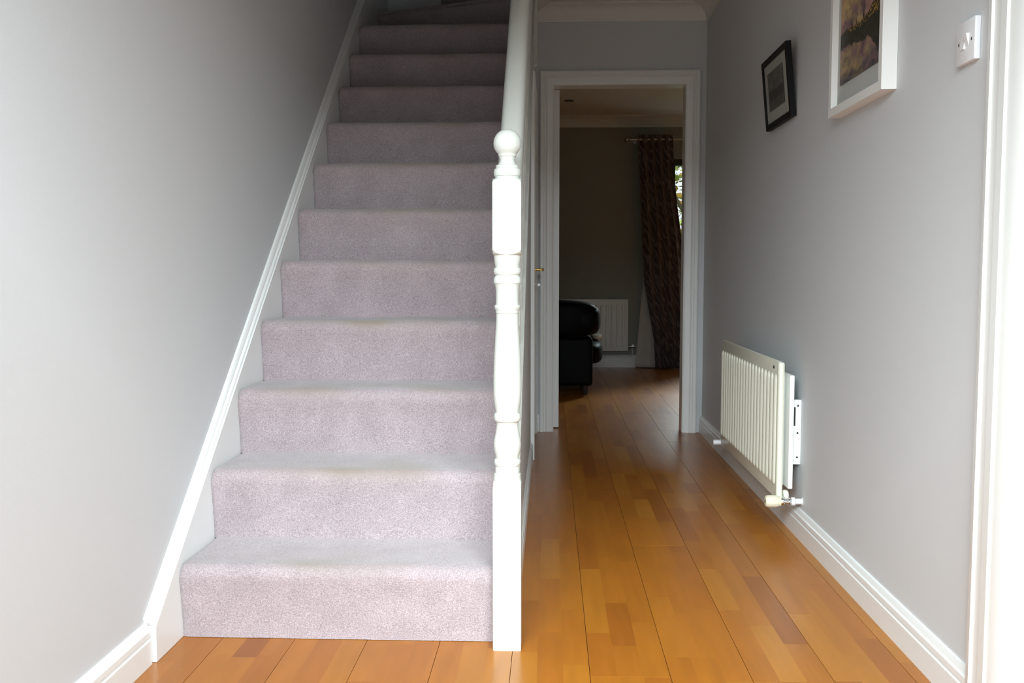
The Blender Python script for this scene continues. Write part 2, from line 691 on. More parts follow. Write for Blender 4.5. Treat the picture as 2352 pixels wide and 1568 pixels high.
cove('trim_1', lambda a, z, t: (t, YE - a, z), XS, XR, 1, -1)
cove('trim_2', lambda a, z, t: (XR - a, t, z), 0.6, YE, 0, -1)
cove('trim_3', lambda a, z, t: (XS + a, t, z), 4.86, YE, 0, -1)
cove('trim_4', lambda a, z, t: (t, YF - a, z), -1.9, 3.1, 1, -1, 0.10)

# ------------------------------------------------------------------ skirting boards
def skirt_profile(h=0.098, d=0.016):
    return [(0, 0), (d, 0), (d, h * 0.60), (d - 0.003, h * 0.62), (d - 0.004, h * 0.66), (d - 0.001, h * 0.69),
            (d - 0.0015, h * 0.82), (d - 0.006, h * 0.85), (d - 0.008, h * 0.93), (d - 0.011, h * 0.99), (0, h)]


def skirting(name, fn, t0, t1, h=0.098, d=0.016, m='white'):
    o = MB().extrude(skirt_profile(h, d), fn, t0, t1).build(name, m, None, smooth=25)
    return struct(o)


skirting('baseboard_left', lambda a, z, t: (XL + a, t, z), 0.6, 2.112)
skirting('baseboard_right', lambda a, z, t: (XR - a, t, z), 1.918, YE)
skirting('baseboard_back', lambda a, z, t: (t, YE - a, z), XS + 0.02, -0.064)
skirting('baseboard_understair', lambda a, z, t: (XS + a, t, z), 2.36, 4.56, 0.098, 0.012)
skirting('baseboard_livingroom', lambda a, z, t: (t, YF - a, z), -1.8, WX0 - 0.1, 0.12, 0.018)

# ------------------------------------------------------------------ architraves
ARCH = [(0, 0), (0, 0.020), (0.006, 0.024), (0.020, 0.024), (0.024, 0.019), (0.030, 0.019), (0.034, 0.0215), (0.040, 0.0175),
        (0.062, 0.0150), (0.070, 0.012), (0.0725, 0.009), (0.0725, 0)]


def architrave(name, pts, width, fn, prof=None, m='white'):
    """pts: outline corners of the outer edge (u, z) up one side, across and down; the width goes inward"""
    k = width / 0.0725
    P = [(a * k, b) for a, b in (prof or ARCH)]
    (u0, z0), (u1, z1), (u2, z2), (u3, z3) = pts
    sg = 1 if u2 > u0 else -1
    rings = []
    rings.append([fn(u0 + sg * a, z0, b) for a, b in P])
    rings.append([fn(u1 + sg * a, z1 - a, b) for a, b in P])
    rings.append([fn(u2 - sg * a, z2 - a, b) for a, b in P])
    rings.append([fn(u3 - sg * a, z3, b) for a, b in P])
    return struct(MB().loops(rings).build(name, m, None, smooth=25))


# living room doorway
architrave('trim_5', [(-0.063, 0), (-0.063, 2.044), (0.833, 2.044), (0.833, 0)], 0.0775, lambda u, z, b: (u, YE - b, z))
ln = MB()
ln.box((DX0 - 0.001, YE - 0.006, 0), (DX0 + 0.003, YE + 0.106, DZ)).box((DX1 - 0.003, YE - 0.006, 0), (DX1 + 0.001, YE + 0.106, DZ)).box((DX0, YE - 0.006, DZ - 0.003), (DX1, YE + 0.106, DZ + 0.001))
struct(ln.build('trim_6', 'white'))
# doorway in the right wall
RP = [(0, 0), (0, 0.016), (0.010, 0.021), (0.012, 0.0215), (0.0135, 0.017), (0.031, 0.017), (0.033, 0.0235), (0.046, 0.025), (0.048, 0.021),
      (0.066, 0.020), (0.0725, 0.016), (0.0725, 0)]
architrave('trim_7', [(1.918, 0), (1.918, RDZ + 0.15), (RD0 - 0.15, RDZ + 0.15), (RD0 - 0.15, 0)], 0.150, lambda u, z, b: (XR - b, u, z), RP)
ln = MB()
ln.box((XR - 0.004, RD1 - 0.004, 0), (XR + 0.12, RD1 + 0.001, RDZ)).box((XR - 0.004, RD0 - 0.001, 0), (XR + 0.12, RD0 + 0.004, RDZ)).box((XR - 0.004, RD0, RDZ - 0.004), (XR + 0.12, RD1, RDZ + 0.001))
struct(ln.build('trim_8', 'white'))
# cupboard under the stairs
architrave('trim_9', [(4.565, 0), (4.565, 1.87), (5.375, 1.87), (5.375, 0)], 0.06, lambda u, z, b: (XS + b * 0.8, u, z))


def panel_door(name, w_, h, t, m='white'):
    """door leaf in local x (width), y (thickness), z; two fields of raised panels, each a part"""
    root = empty(name)
    root['kind'] = 'structure'
    st = 0.11
    fr = MB()
    mid = h * 0.43
    fr.box((0, 0, 0), (st, t, h)).box((w_ - st, 0, 0), (w_, t, h))
    fr.box((st, 0, 0), (w_ - st, t, 0.2)).box((st, 0, h - 0.12), (w_ - st, t, h)).box((st, 0, mid), (w_ - st, t, mid + 0.12))
    fr.build('door_frame', m, root)
    for z0, z1 in ((0.2, mid), (mid + 0.12, h - 0.12)):
        for x0, x1 in ((st, w_ / 2 - 0.03), (w_ / 2 + 0.03, w_ - st)):
            p = MB().box((x0, 0.008, z0), (x1, t - 0.008, z1))
            p.build('panel', m, root)
        box('muntin', (w_ / 2 - 0.03, 0.0, z0), (w_ / 2 + 0.03, t, z1), m, root)
    return root


# open living-room door, folded back so that only its edge shows
d1 = panel_door('door_1', 0.74, 1.955, 0.035)
d1.location = (DX0 + 0.034, YE + 0.112, 0.006)
d1.rotation_euler = (0, 0, PI / 2)
# under-stair cupboard door
d2 = panel_door('door_2', 0.68, 1.80, 0.03)
d2.location = (XS + 0.003, 4.63, 0.006)
d2.rotation_euler = (0, 0, PI / 2)
d2.location.x = XS + 0.004 + 0.0
hd = MB().tube([(0.578, -0.004, 0.925), (0.578, -0.038, 0.925)], 0.007)
hd_o = hd.build('handle', 'brass', d2, smooth=40)
hd_o['label'] = 'brass lever handle'
MB().tube([(0.586, -0.040, 0.925), (0.53, -0.041, 0.925), (0.47, -0.040, 0.923)], 0.0065).build('lever', 'brass', hd_o, smooth=40)
MB().lathe([(0.0, -0.055), (0.006, -0.054), (0.009, -0.049), (0.0095, -0.044), (0.006, -0.037), (0.0, -0.036)], (0.578, 0, 0.925), 'y').build('knob_end', 'brass', hd_o, smooth=40)
MB().box((0.565, -0.006, 0.86), (0.591, -0.0, 0.99)).build('handle_plate', 'brass', d2, bevel=0.002)
ky = MB().tube([(0.578, -0.006, 0.845), (0.578, -0.028, 0.845)], 0.003).build('key', 'chrome', d2, smooth=40)
MB().lathe([(0.003, -0.002), (0.008, -0.002), (0.008, 0.002), (0.003, 0.002)], (0.578, -0.026, 0.842), 'x', 16).build('key_bow', 'chrome', ky, smooth=40)
# closed door in the right wall, just out of the frame
d3 = panel_door('door_3', RD1 - RD0 - 0.012, RDZ - 0.01, 0.04)
d3.location = (XR + 0.105, RD0 + 0.006, 0.004)
d3.rotation_euler = (0, 0, PI / 2)

# ------------------------------------------------------------------ staircase
stair = empty('staircase', (-0.53, D0, 0))
tag(stair, 'straight staircase with lilac-grey carpet and white painted newel and handrail', 'staircase')


def local(o, root):
    """parent keeping world-space mesh coordinates"""
    o.parent = root
    o.matrix_parent_inverse = root.matrix_basis.inverted()
    return o


bpy.context.view_layer.update()
CX0, CX1 = -0.922, -0.128      # carpet between the strings


def step(k):
    yn = D0 + (k - 1) * GO
    zt = k * RISE
    zb = (k - 1) * RISE
    yr = yn + 0.016
    prof = []                  # (y, z, wear)
    R = 0.030
    prof.append((yr + 0.004, zb - (0.0 if k == 1 else 0.004), 0))
    for i in range(1, 11):
        q = i / 10
        prof.append((yr + 0.004 - 0.020 * q ** 1.6, zb + (RISE - R) * q, 0.25 * max(0, q - 0.6)))
    for i in range(1, 10):
        t = i / 9 * 0.5 * PI
        prof.append((yn + R - R * math.cos(t), zt - R + R * math.sin(t), 0.15 + 0.7 * i / 9))
    for i in range(1, 8):
        prof.append((yn + R + (GO - R + 0.022) * i / 7, zt - 0.002 * math.sin(i / 7 * PI), max(0.0, 0.75 - i * 0.12)))
    NX = 90
    v, f, wear = [], [], []
    n = len(prof)
    for ix in range(NX + 1):
        u = ix / NX
        x = CX0 + (CX1 - CX0) * u
        edge = min(u, 1 - u) * (CX1 - CX0)
        for (y_, z_, wr_) in prof:
            nz = noise.noise(Vector((x * 9, y_ * 9 + k * 7.3, z_ * 9)))
            top = z_ > zt - 0.03
            dy = 0.0022 * nz
            dz = 0.0025 * noise.noise(Vector((x * 7 + 40, k * 3.1, 0))) if top else 0
            # pile pulled in at the edges of the carpet
            rr = 0.010 * max(0, 1 - edge / 0.02) ** 2
            if top:
                dz -= rr * 0.8
                dy += rr * 0.9
            else:
                dy += rr * 0.5
            v.append((x, y_ + dy, max(z_ + dz, 0.001)))
            fx = 0.25 + 0.75 * math.exp(-((u - 0.52) / 0.25) ** 2)
            wn = 0.5 + 0.9 * noise.noise(Vector((x * 6, k * 5.5, y_ * 14 + z_ * 10)))
            wear.append(max(0, min(1, wr_ * fx * wn * (2.0 if k > 1 else 1.2))))
    for ix in range(NX):
        for j in range(n - 1):
            a = ix * n + j
            f.append((a, a + n, a + n + 1, a + 1))
    # back and ends so that the step is a solid block of carpeted timber
    kk = len(v)
    for ix in (0, NX):
        x = v[ix * n][0]
        v += [(x, yn + GO + 0.022, max(zb - 0.05, 0.001)), (x, yr + 0.02, max(zb - 0.03, 0.001))]
        wear += [0, 0]
    f.append(tuple(list(range(n)) + [kk, kk + 1]))
    f.append(tuple(reversed(list(range(NX * n, NX * n + n)) + [kk + 2, kk + 3])))
    me = bpy.data.meshes.new('step')
    me.from_pydata(v, [], f)
    a = me.attributes.new('wear', 'FLOAT', 'POINT')
    a.data.foreach_set('value', wear)
    for p in me.polygons:
        p.use_smooth = len(p.vertices) == 4
    me.materials.append(M['carpet'])
    o = bpy.data.objects.new('step', me)
    COL.objects.link(o)
    local(o, stair)
    if k == 1:
        o['label'] = 'lilac-grey carpeted bottom step'
    return o


for k in range(1, NSTEP + 1):
    step(k)


# winders at the top: risers fan about the upper newel
def winder(z0, z1, pts, nm='winder_step'):
    """pts: plan outline of the tread; its first edge is the riser"""
    mb = MB()
    n = len(pts)
    mb.loops([[(x, y_, z0) for x, y_ in pts], [(x, y_, z1 - 0.02) for x, y_ in pts], [(x, y_ - 0.012, z1 - 0.012) for x, y_ in pts], [(x, y_ - 0.004, z1) for x, y_ in pts]])
    o = mb.build(nm, 'carpet', None, smooth=50)
    return local(o, stair)


yb = D0 + NSTEP * GO
winder(NSTEP * RISE - 0.03, 12 * RISE, [(-0.13, 4.80), (CX0, 5.10), (CX0, YE - 0.005), (-0.13, YE - 0.005)])
winder(12 * RISE - 0.03, 13 * RISE, [(-0.13, 4.86), (-0.62, YE - 0.01), (-0.13, YE - 0.01)])

# wall string with its capping moulding
def zs(y_):          # top of the wall string
    return 0.098 + 0.8300 * (y_ - 2.131)


sw = MB()
YT = 4.86
poly = [(2.120, 0.001), (2.120, zs(2.120) - 0.004), (YT, zs(YT)), (YE - 0.005, zs(YT) + 0.14), (YE - 0.005, zs(YT) - 0.3), (YT, zs(YT) - 0.42), (2.5, 0.001)]
sw.extrude(poly, lambda a, b, t: (t, a, b), XL + 0.0005, XL + 0.0235)
local(sw.build('wall_string', 'white', None), stair)
# moulding on the wall above the string
dx = 0.012
prof = [(0.0, 0.0), (0.019, 0.0), (0.0175, 0.006), (0.012, 0.011), (0.011, 0.019), (0.006, 0.026), (0.0, 0.028)]
rings = []
sl = math.atan(0.83)
for y_ in (2.120, YT):
    rings.append([(XL + 0.0005 + a, y_ - b * math.sin(sl), zs(y_) + b * math.cos(sl)) for a, b in prof])
local(MB().loops(rings).build('string_moulding', 'white', None, smooth=30), stair)

# outer string, closed, with a shoe rail
NX_, NY_ = -0.1035, 2.2555     # newel centre
poly = [(2.30, 0.02), (2.30, zline(2.30) + 0.07), (4.78, zline(4.78) + 0.07), (4.78, zline(4.78) - 0.21), (2.56, zline(2.56) - 0.21), (2.36, 0.02)]
local(MB().extrude(poly, lambda a, b, t: (t, a, b), -0.127, -0.0885).build('outer_string', 'white', None), stair)
poly = [(2.295, zline(2.295) + 0.07), (2.295, zline(2.295) + 0.095), (4.78, zline(4.78) + 0.095), (4.78, zline(4.78) + 0.07)]
local(MB().extrude(poly, lambda a, b, t: (t, a, b), -0.132, -0.078).build('base_rail', 'newel', None, bevel=0.004), stair)

# newel post: profile read off as (half width in px, image row) at 952 px per metre
SC = 0.034 / 32.5
def zrow(vv):
    return CAM_H + (627.0 - vv) * (CAM_H / (1495.0 - 627.0)) * 1.0


turn = [(31, 587), (30.6, 592), (30, 599), (28.5, 606), (27.3, 611.5), (27.3, 614), (29.5, 615.5), (31.2, 619), (31.6, 623), (31, 627), (29, 630.5), (26.8, 632),
        (28.5, 634), (31, 638), (31.6, 643), (31.4, 649), (29, 652), (28, 655), (26.3, 662), (25.7, 672), (25.8, 686), (26, 695), (26.2, 698), (28.8, 699.5),
        (30.2, 703), (29.5, 707), (27.4, 710), (26.6, 712), (26.6, 717), (25.4, 718), (25.6, 735), (26.4, 752), (27.7, 770), (29.2, 795), (30.5, 820), (31.6, 848), (32.2, 872),
        (32.2, 890), (31.8, 905), (30.5, 920), (28.4, 933), (27, 941), (26.8, 946), (29.4, 947.5), (31, 952), (31, 959), (29.4, 964), (26.6, 966), (25.4, 968),
        (24.9, 974), (25.5, 982), (27.6, 994), (30.2, 1006), (31.6, 1017), (31.6, 1024), (30, 1035), (28, 1043), (26.4, 1050), (26.4, 1052), (29, 1053.5),
        (30.6, 1057), (30.6, 1063), (28.8, 1067.5), (27, 1069), (28, 1072), (28, 1086), (30.8, 1087.5), (31.3, 1093), (31.6, 1100), (32, 1102)]
A = 32.5
shoulder = lambda v0, v1: [(A * (1.0 + 0.42 * (i / 6) ** 1.0), v0 + (v1 - v0) * (1 - math.sqrt(max(0, 1 - (i / 6) ** 2)))) for i in range(7)]
prof = []
# lower block
prof += [(A * 1.42, 1495), (A * 1.42, 1120)]
prof += [(A * (1.0 + 0.42 * (1 - i / 6)), 1120 - 16 * math.sin(i / 6 * PI / 2)) for i in range(1, 7)]
prof += list(reversed(turn))
prof += [(A * (1.0 + 0.42 * (i / 6)), 585.5 - 14 * (1 - math.cos(i / 6 * PI / 2))) for i in range(0, 7)]
prof += [(A * 1.42, 428)]
prof += [(A * (1.0 + 0.42 * (1 - i / 6)), 428 - 12 * math.sin(i / 6 * PI / 2)) for i in range(1, 7)]
prof = [(r * SC, zrow(vv)) for r, vv in prof]
nw = MB().lathe(prof, (NX_, NY_, 0), 'z', 64, sq=A * SC)
newel = local(nw.build('newel_post', 'newel', None, smooth=28), stair)
cap = [(28, 416), (28, 411), (30, 409), (31, 403), (30.8, 398), (29.5, 394), (26.3, 392), (26, 388), (26.5, 385.5), (22, 384), (18.5, 380), (16.6, 375), (17.2, 370), (18.5, 366.5),
       (20.3, 365), (20.5, 361)]
bc, br_ = 336.0, 31.5
for i in range(0, 17):
    t = -0.83 + i / 16 * (PI / 2 + 0.83)
    cap.append((max(br_ * math.cos(t), 0.01), bc - br_ * math.sin(t)))
cp = MB().lathe([(r * SC, zrow(vv)) for r, vv in cap], (NX_, NY_, 0), 'z', 48)
cpo = cp.build('ball_finial', 'newel', None, smooth=28)
cpo.parent = newel
# upper newel, its foot hangs below the string
un = MB()
UY = 4.81
un.box((-0.137, UY - 0.034, 1.99), (-0.069, UY + 0.034, 3.45))
up_o = local(un.build('upper_newel', 'newel', None, bevel=0.003), stair)
fo = MB().lathe([(0.001, 1.885), (0.018, 1.889), (0.026, 1.90), (0.029, 1.915), (0.024, 1.93), (0.022, 1.94), (0.0335, 1.95), (0.0335, 1.992)], (-0.103, UY, 0), 'z', 32)
fo_o = fo.build('newel_drop', 'newel', None, smooth=30)
fo_o.parent = up_o

# handrail: rounded section swept along the rake
SLOPE = RISE / GO
def zr(y_):            # underside of the rail
    return 1.030 + SLOPE * (y_ - 2.29)


ring = []
for j in range(28):
    t = 2 * PI * j / 28
    c, s = math.cos(t), math.sin(t)
    e = 0.72
    ring.append((0.0315 * math.copysign(abs(c) ** e, c), 0.036 * math.copysign(abs(s) ** e, s)))
rings = [[(NX_ + 0.001 + a, y_, zr(y_) + 0.045 + b / math.cos(math.atan(SLOPE))) for a, b in ring] for y_ in (2.285, 4.78)]
local(MB().loops(rings).build('handrail', 'newel', None, smooth=50), stair)

# turned balusters
bal_h = 0.74
bp_ = [(0.016, 0), (0.016, 0.14), (0.0135, 0.15), (0.016, 0.16), (0.0165, 0.168), (0.013, 0.176), (0.011, 0.19), (0.0155, 0.25), (0.0165, 0.29), (0.0145, 0.36), (0.0115, 0.47),
       (0.0105, 0.53), (0.0155, 0.54), (0.0155, 0.552), (0.0115, 0.56), (0.0155, 0.575), (0.016, 0.59), (0.016, 0.80)]
bm_ = MB().lathe(bp_, (0, 0, 0), 'z', 16)
b0 = bm_.build('baluster', 'newel', None, smooth=35)
ys = [2.42 + 0.116 * i for i in range(20)]
for i, y_ in enumerate(ys):
    o = b0 if i == 0 else b0.copy()
    if i:
        COL.objects.link(o)
    o.location = (NX_ + 0.001, y_, zline(y_) + 0.088)
    gap = zr(y_) + 0.012 - (zline(y_) + 0.088)
    o.scale = (1, 1, gap / 0.80)
    local(o, stair)

# ------------------------------------------------------------------ radiators
def radiator(name, L, H, z0, nfl, label, cream='rad', pitch=None):
    """local: length along +x, room side at -y, wall at y = DEP"""
    r = empty(name)
    pitch = pitch or L / (nfl + 0.45)
    fp = box('front_panel', (0, 0, z0), (L - 0.012, 0.014, z0 + H), cream, r, bevel=0.003)
    # pressed flutes
    fw, fd = pitch * 0.29, 0.0095
    za, zb_ = z0 + 0.042, z0 + H - 0.045
    rings = []
    NZ = 8
    for i in range(NZ + 1):
        t = i / NZ * PI / 2
        rings.append((za + fw * 1.2 * (1 - math.sin(t)) , max(math.cos(PI / 2 - t), 0.02)))
    seq = [(za + fw * 1.3 * (1 - math.cos(i / NZ * PI / 2)), max(math.sin(i / NZ * PI / 2), 0.03)) for i in range(NZ + 1)]
    seq += [(zb_ - fw * 1.3 * (1 - math.cos(i / NZ * PI / 2)), max(math.sin(i / NZ * PI / 2), 0.03)) for i in range(NZ, -1, -1)]
    mb = MB()
    rg = []
    for z_, s in seq:
        rg.append([(fw * s * math.cos(PI * j / 10), 0.002 - fd * s * abs(math.sin(PI * j / 10)) ** 0.8, z_) for j in range(11)])
    mb.loops(rg, close_u=True)
    f0 = mb.build('flute', cream, fp, smooth=60)
    for i in range(nfl):
        o = f0 if i == 0 else f0.copy()
        if i:
            COL.objects.link(o)
            o.parent = fp
        o.location = (pitch * (i + 0.55), 0, 0)
    return r, fp, pitch


HX = 0.787
hr, fp, pt = radiator('radiator', 1.085, 0.480, 0.127, 20, '')
tag(hr, 'cream panel radiator with vertical flutes on the hall wall', 'radiator')
hr.location = (HX, 4.350, 0)
hr.rotation_euler = (0, 0, -PI / 2)
L = 1.085
# rounded end channel
MB().lathe([(0.001, 0.125), (0.008, 0.1255), (0.0115, 0.129), (0.0115, 0.599), (0.009, 0.605), (0.001, 0.6065)], (L - 0.006, 0.008, 0), 'z', 20).build('end_channel', 'rad', hr, smooth=40)
box('back_panel', (0.05, 0.034, 0.168), (L + 0.012, 0.050, 0.562), 'radwhite', hr, bevel=0.003)
for bx_ in (0.12, L - 0.02):
    brk = box('wall_bracket', (bx_ - 0.012, 0.050, 0.250), (bx_ + 0.012, 0.0805, 0.475), 'radwhite', hr, bevel=0.002)
    for zz in (0.275, 0.36, 0.455):
        MB().lathe([(0.0005, -0.001), (0.0035, -0.001), (0.0035, 0.0), (0.0005, 0.0)], (bx_ + 0.0130, 0.068, zz), 'x', 12).build('bolt_hole', 'dark_hole', brk)
    box('bracket_slot', (bx_ + 0.0122, 0.053, 0.385), (bx_ + 0.0135, 0.060, 0.45), 'dark_hole', brk)
cv = MB()
for i in range(46):
    cv.box((0.06 + i * 0.0215, 0.0142, 0.165), (0.0612 + i * 0.0215, 0.0338, 0.562))
cvo = cv.build('convector_fins', 'radwhite', hr)
cvo['kind'] = 'stuff'
# air vent plug on the top band
MB().lathe([(0.001, -0.0032), (0.005, -0.003), (0.006, 0.001), (0.001, 0.001)], (L - 0.075, 0, 0.583), 'y', 14).build('bleed_plug', 'dark_hole', hr, smooth=40)
# thermostatic valve at the near foot
vx, vz = L + 0.026, 0.128
vb = MB().lathe([(0.004, 0.006), (0.012, 0.006), (0.0135, 0.010), (0.0135, 0.016), (0.010, 0.020), (0.010, 0.034), (0.013, 0.036), (0.013, 0.044), (0.004, 0.046)], (vx, 0, vz), 'y', 20).build('valve', 'chrome', hr, smooth=40)
MB().tube([(vx, 0.026, vz), (vx - 0.022, 0.026, vz + 0.004), (vx - 0.045, 0.020, vz + 0.012)], 0.0085).build('valve_tail', 'chrome', vb, smooth=40)
kn = []
for (r_, y_) in [(0.002, -0.046), (0.016, -0.046), (0.0195, -0.042), (0.0205, -0.034), (0.0205, -0.008), (0.018, -0.003), (0.017, 0.006), (0.002, 0.007)]:
    ringp = []
    for j in range(48):
        t = 2 * PI * j / 48
        rr = r_ * (1 + (0.035 if (j // 2) % 2 and -0.041 < y_ < -0.004 else 0))
        ringp.append((vx + rr * math.cos(t), y_, vz + rr * math.sin(t)))
    kn.append(ringp)
kno = MB().loops(kn).build('valve_knob', 'cream_plastic', hr, smooth=30)
kno['label'] = 'ribbed cream thermostat knob'
MB().lathe([(0.0005, -0.0468), (0.004, -0.0468), (0.004, -0.045), (0.0005, -0.045)], (vx, 0, vz), 'y', 12).build('knob_mark', 'dark_hole', kno)
pw = MB().lathe([(0.004, 0.042), (0.014, 0.042), (0.0145, 0.046), (0.0145, 0.054), (0.010, 0.057), (0.010, 0.078), (0.0145, 0.079), (0.0145, 0.0805), (0.004, 0.0805)], (vx, 0, vz), 'y', 20).build('wall_pipe', 'plastic', hr, smooth=40)
MB().lathe([(0.001, 0.0), (0.016, 0.0), (0.020, 0.004), (0.020, 0.014), (0.016, 0.018), (0.001, 0.018)], (L - 0.010, 0.022, 0.140), 'y', 20).build('foot_boss', 'rad', hr, smooth=40)
# lockshield cap at the far foot
MB().lathe([(0.001, -0.030), (0.011, -0.030), (0.0125, -0.027), (0.0125, 0.006), (0.001, 0.006)], (-0.028, 0, 0.128), 'y', 20).build('lockshield_cap', 'plastic', hr, smooth=40)
MB().tube([(-0.028, 0.004, 0.128), (-0.028, 0.0805, 0.128)], 0.008).build('wall_pipe', 'plastic', hr, smooth=40)
MB().tube([(-0.028, 0.010, 0.128), (0.01, 0.008, 0.137)], 0.008).build('valve_tail', 'chrome', hr, smooth=40)

fr_, fp2, pt2 = radiator('radiator', 0.80, 0.495, 0.163, 15, '', 'radwhite')
tag(fr_, 'white panel radiator behind the black sofa, against the living-room wall', 'radiator')
fr_.location = (-0.055, YF - 0.07, 0)
box('end_panel', (0.788, 0.0, 0.163), (0.80, 0.05, 0.658), 'radwhite', fr_, bevel=0.003)
box('top_grille', (0.0, 0.012, 0.648), (0.80, 0.055, 0.662), 'radwhite', fr_, bevel=0.003)
for bx_ in (0.12, 0.66):
    box('wall_bracket', (bx_, 0.013, 0.25), (bx_ + 0.03, 0.0705, 0.55), 'radwhite', fr_)
vv_ = MB().lathe([(0.001, -0.02), (0.013, -0.02), (0.013, 0.01), (0.009, 0.012), (0.009, 0.035), (0.001, 0.035)], (0.845, 0, 0.215), 'y', 16).build('valve', 'steel', fr_, smooth=40)
MB().tube([(0.79, 0.012, 0.205), (0.88, 0.012, 0.205)], 0.010).build('valve_tail', 'steel', vv_, smooth=40)
MB().tube([(0.845, 0.02, 0.215), (0.845, 0.04, 0.12), (0.80, 0.045, 0.105), (0.1, 0.045, 0.105)], 0.007).build('pipe', 'radwhite', fr_, smooth=40)

# ------------------------------------------------------------------ pictures on the right wall
def fbm(x, y, s=0.0, o=4):
    a, v_, f_ = 0.5, 0.0, 1.0
    for _ in range(o):
        v_ += a * noise.noise(Vector((x * f_ + s, y * f_ - s, s * 1.7)))
        a *= 0.5
        f_ *= 2.1
    return v_


def lerp(a, b, t):
    t = max(0.0, min(1.0, t))
    return tuple(a[i] + (b[i] - a[i]) * t for i in range(3))


def sunset(u, v_):
    """u along the picture (0 = far edge), v up; dusk sky, dark bank with trees and a thin spire, mirrored in water"""
    hz = 0.34 + 0.012 * math.sin(u * 9)
    def sky(u_, h):
        n1 = fbm(u_ * 3.2, h * 4.5, 3.1)
        n2 = fbm(u_ * 5.5 + h * 2.5, h * 6.0, 9.4)
        c = lerp((0.13, 0.075, 0.10), (0.42, 0.22, 0.19), 0.5 + 1.4 * n1)
        c = lerp(c, (0.62, 0.50, 0.13), (1.25 * n2 + 0.62 - 2.3 * abs(h - 0.20) - 1.2 * abs(u_ - 0.38)))
        c = lerp(c, (0.50, 0.16, 0.14), 2.0 * n1 - 0.35)
        c = lerp(c, (0.07, 0.055, 0.075), 1.9 * (fbm(u_ * 4 - h * 3, h * 9, 5.5) - 0.06) + 1.6 * max(0, abs(u_ - 0.45) - 0.33))
        return c
    d = v_ - hz
    h = abs(d)
    tree = 0.03 + 0.035 * max(0, u - 0.25) + 0.03 * max(0, fbm(u * 14, 0.3, 1.2)) + 0.012 * fbm(u * 40, 1, 2)
    if u > 0.72:
        tree += (u - 0.72) * 0.35
    spire = 0.0
    for su, sh, swd in ((0.60, 0.20, 0.020), (0.42, 0.085, 0.02), (0.30, 0.08, 0.03)):
        q = abs(u - su) / swd
        if q < 1:
            spire = max(spire, sh * (1 - q * 0.9))
    dark = (0.022, 0.020, 0.014)
    if d >= 0:
        c = sky(u, d)
        if d < tree or d < spire:
            c = lerp(dark, (0.10, 0.075, 0.02), 1.5 * fbm(u * 22, d * 30, 4))
            g = fbm(u * 55, d * 60, 8.8)
            if d < tree * 0.95 and g > 0.13 and u > 0.2:
                c = (0.50, 0.27, 0.04)
    else:
        c = sky(u + 0.02 * math.sin(d * 60), -d * 0.9)
        c = lerp(c, (0.16, 0.10, 0.08), 0.25)
        if h < tree * 1.7 + 0.03 + 0.04 * abs(fbm(u * 16, 2, 2)) or h < spire * 1.1:
            c = lerp(dark, (0.06, 0.06, 0.03), 1.2 * fbm(u * 14, d * 22, 6))
        c = lerp(c, (0.05, 0.05, 0.06), (h - 0.17) * 4.5 + 1.2 * fbm(u * 6, d * 24, 2))
    g = 1 + 0.35 * fbm(u * 30, v_ * 30, 12)
    return tuple(max(0.004, x * g) for x in c)


def engraving(u, v_):
    n1 = fbm(u * 7, v_ * 7, 2.2)
    n2 = fbm(u * 22, v_ * 22, 7.7)
    g = 0.17 + 0.10 * n1 + 0.10 * n2
    if v_ < 0.52 + 0.12 * fbm(u * 6, 0, 1):
        g = 0.075 + 0.12 * max(0, n2) + 0.05 * n1
        if v_ < 0.25:
            g += 0.06
    if abs(u - 0.42) < 0.02 and 0.5 < v_ < 0.75:
        g *= 0.5
    g = max(0.012, g * 0.62)
    return (g * 1.02, g, g * 0.92)


def print_mesh(name, w_, h, nx, ny, fn, material, parent):
    v, f, c = [], [], []
    for j in range(ny + 1):
        for i in range(nx + 1):
            v.append((w_ * i / nx, 0, h * j / ny))
            c += [*fn(i / nx, j / ny), 1.0]
    for j in range(ny):
        for i in range(nx):
            a = j * (nx + 1) + i
            f.append((a, a + 1, a + nx + 2, a + nx + 1))
    # give the sheet a thickness
    k = len(v)
    v += [(0, 0.003, 0), (w_, 0.003, 0), (w_, 0.003, h), (0, 0.003, h)]
    c += [0.3, 0.3, 0.3, 1] * 4
    f.append((k + 3, k + 2, k + 1, k))
    me = bpy.data.meshes.new(name)
    me.from_pydata(v, [], f)
    a = me.attributes.new('print', 'FLOAT_COLOR', 'POINT')
    a.data.foreach_set('color', c)
    me.materials.append(M[material])
    o = bpy.data.objects.new(name, me)
    COL.objects.link(o)
    o.parent = parent
    return o


def frame_parts(root, w_, h, stile, depth, material, recess):
    """frame in local x (width), z, front face at y=0 and back at y=depth; four mitred bars"""
    for a, b, c, d in (((0, 0), (w_, 0), (w_ - stile, stile), (stile, stile)), ((w_, 0), (w_, h), (w_ - stile, h - stile), (w_ - stile, stile)),
                       ((w_, h), (0, h), (stile, h - stile), (w_ - stile, h - stile)), ((0, h), (0, 0), (stile, stile), (stile, h - stile))):
        q = (a, b, c, d)
        MB().loops([[(x, 0, z_) for x, z_ in q], [(x, depth, z_) for x, z_ in q]]).build('frame_bar', material, root)
    box('backing', (stile * 0.5, recess + 0.004, stile * 0.5), (w_ - stile * 0.5, depth - 0.001, h - stile * 0.5), 'mount', root)


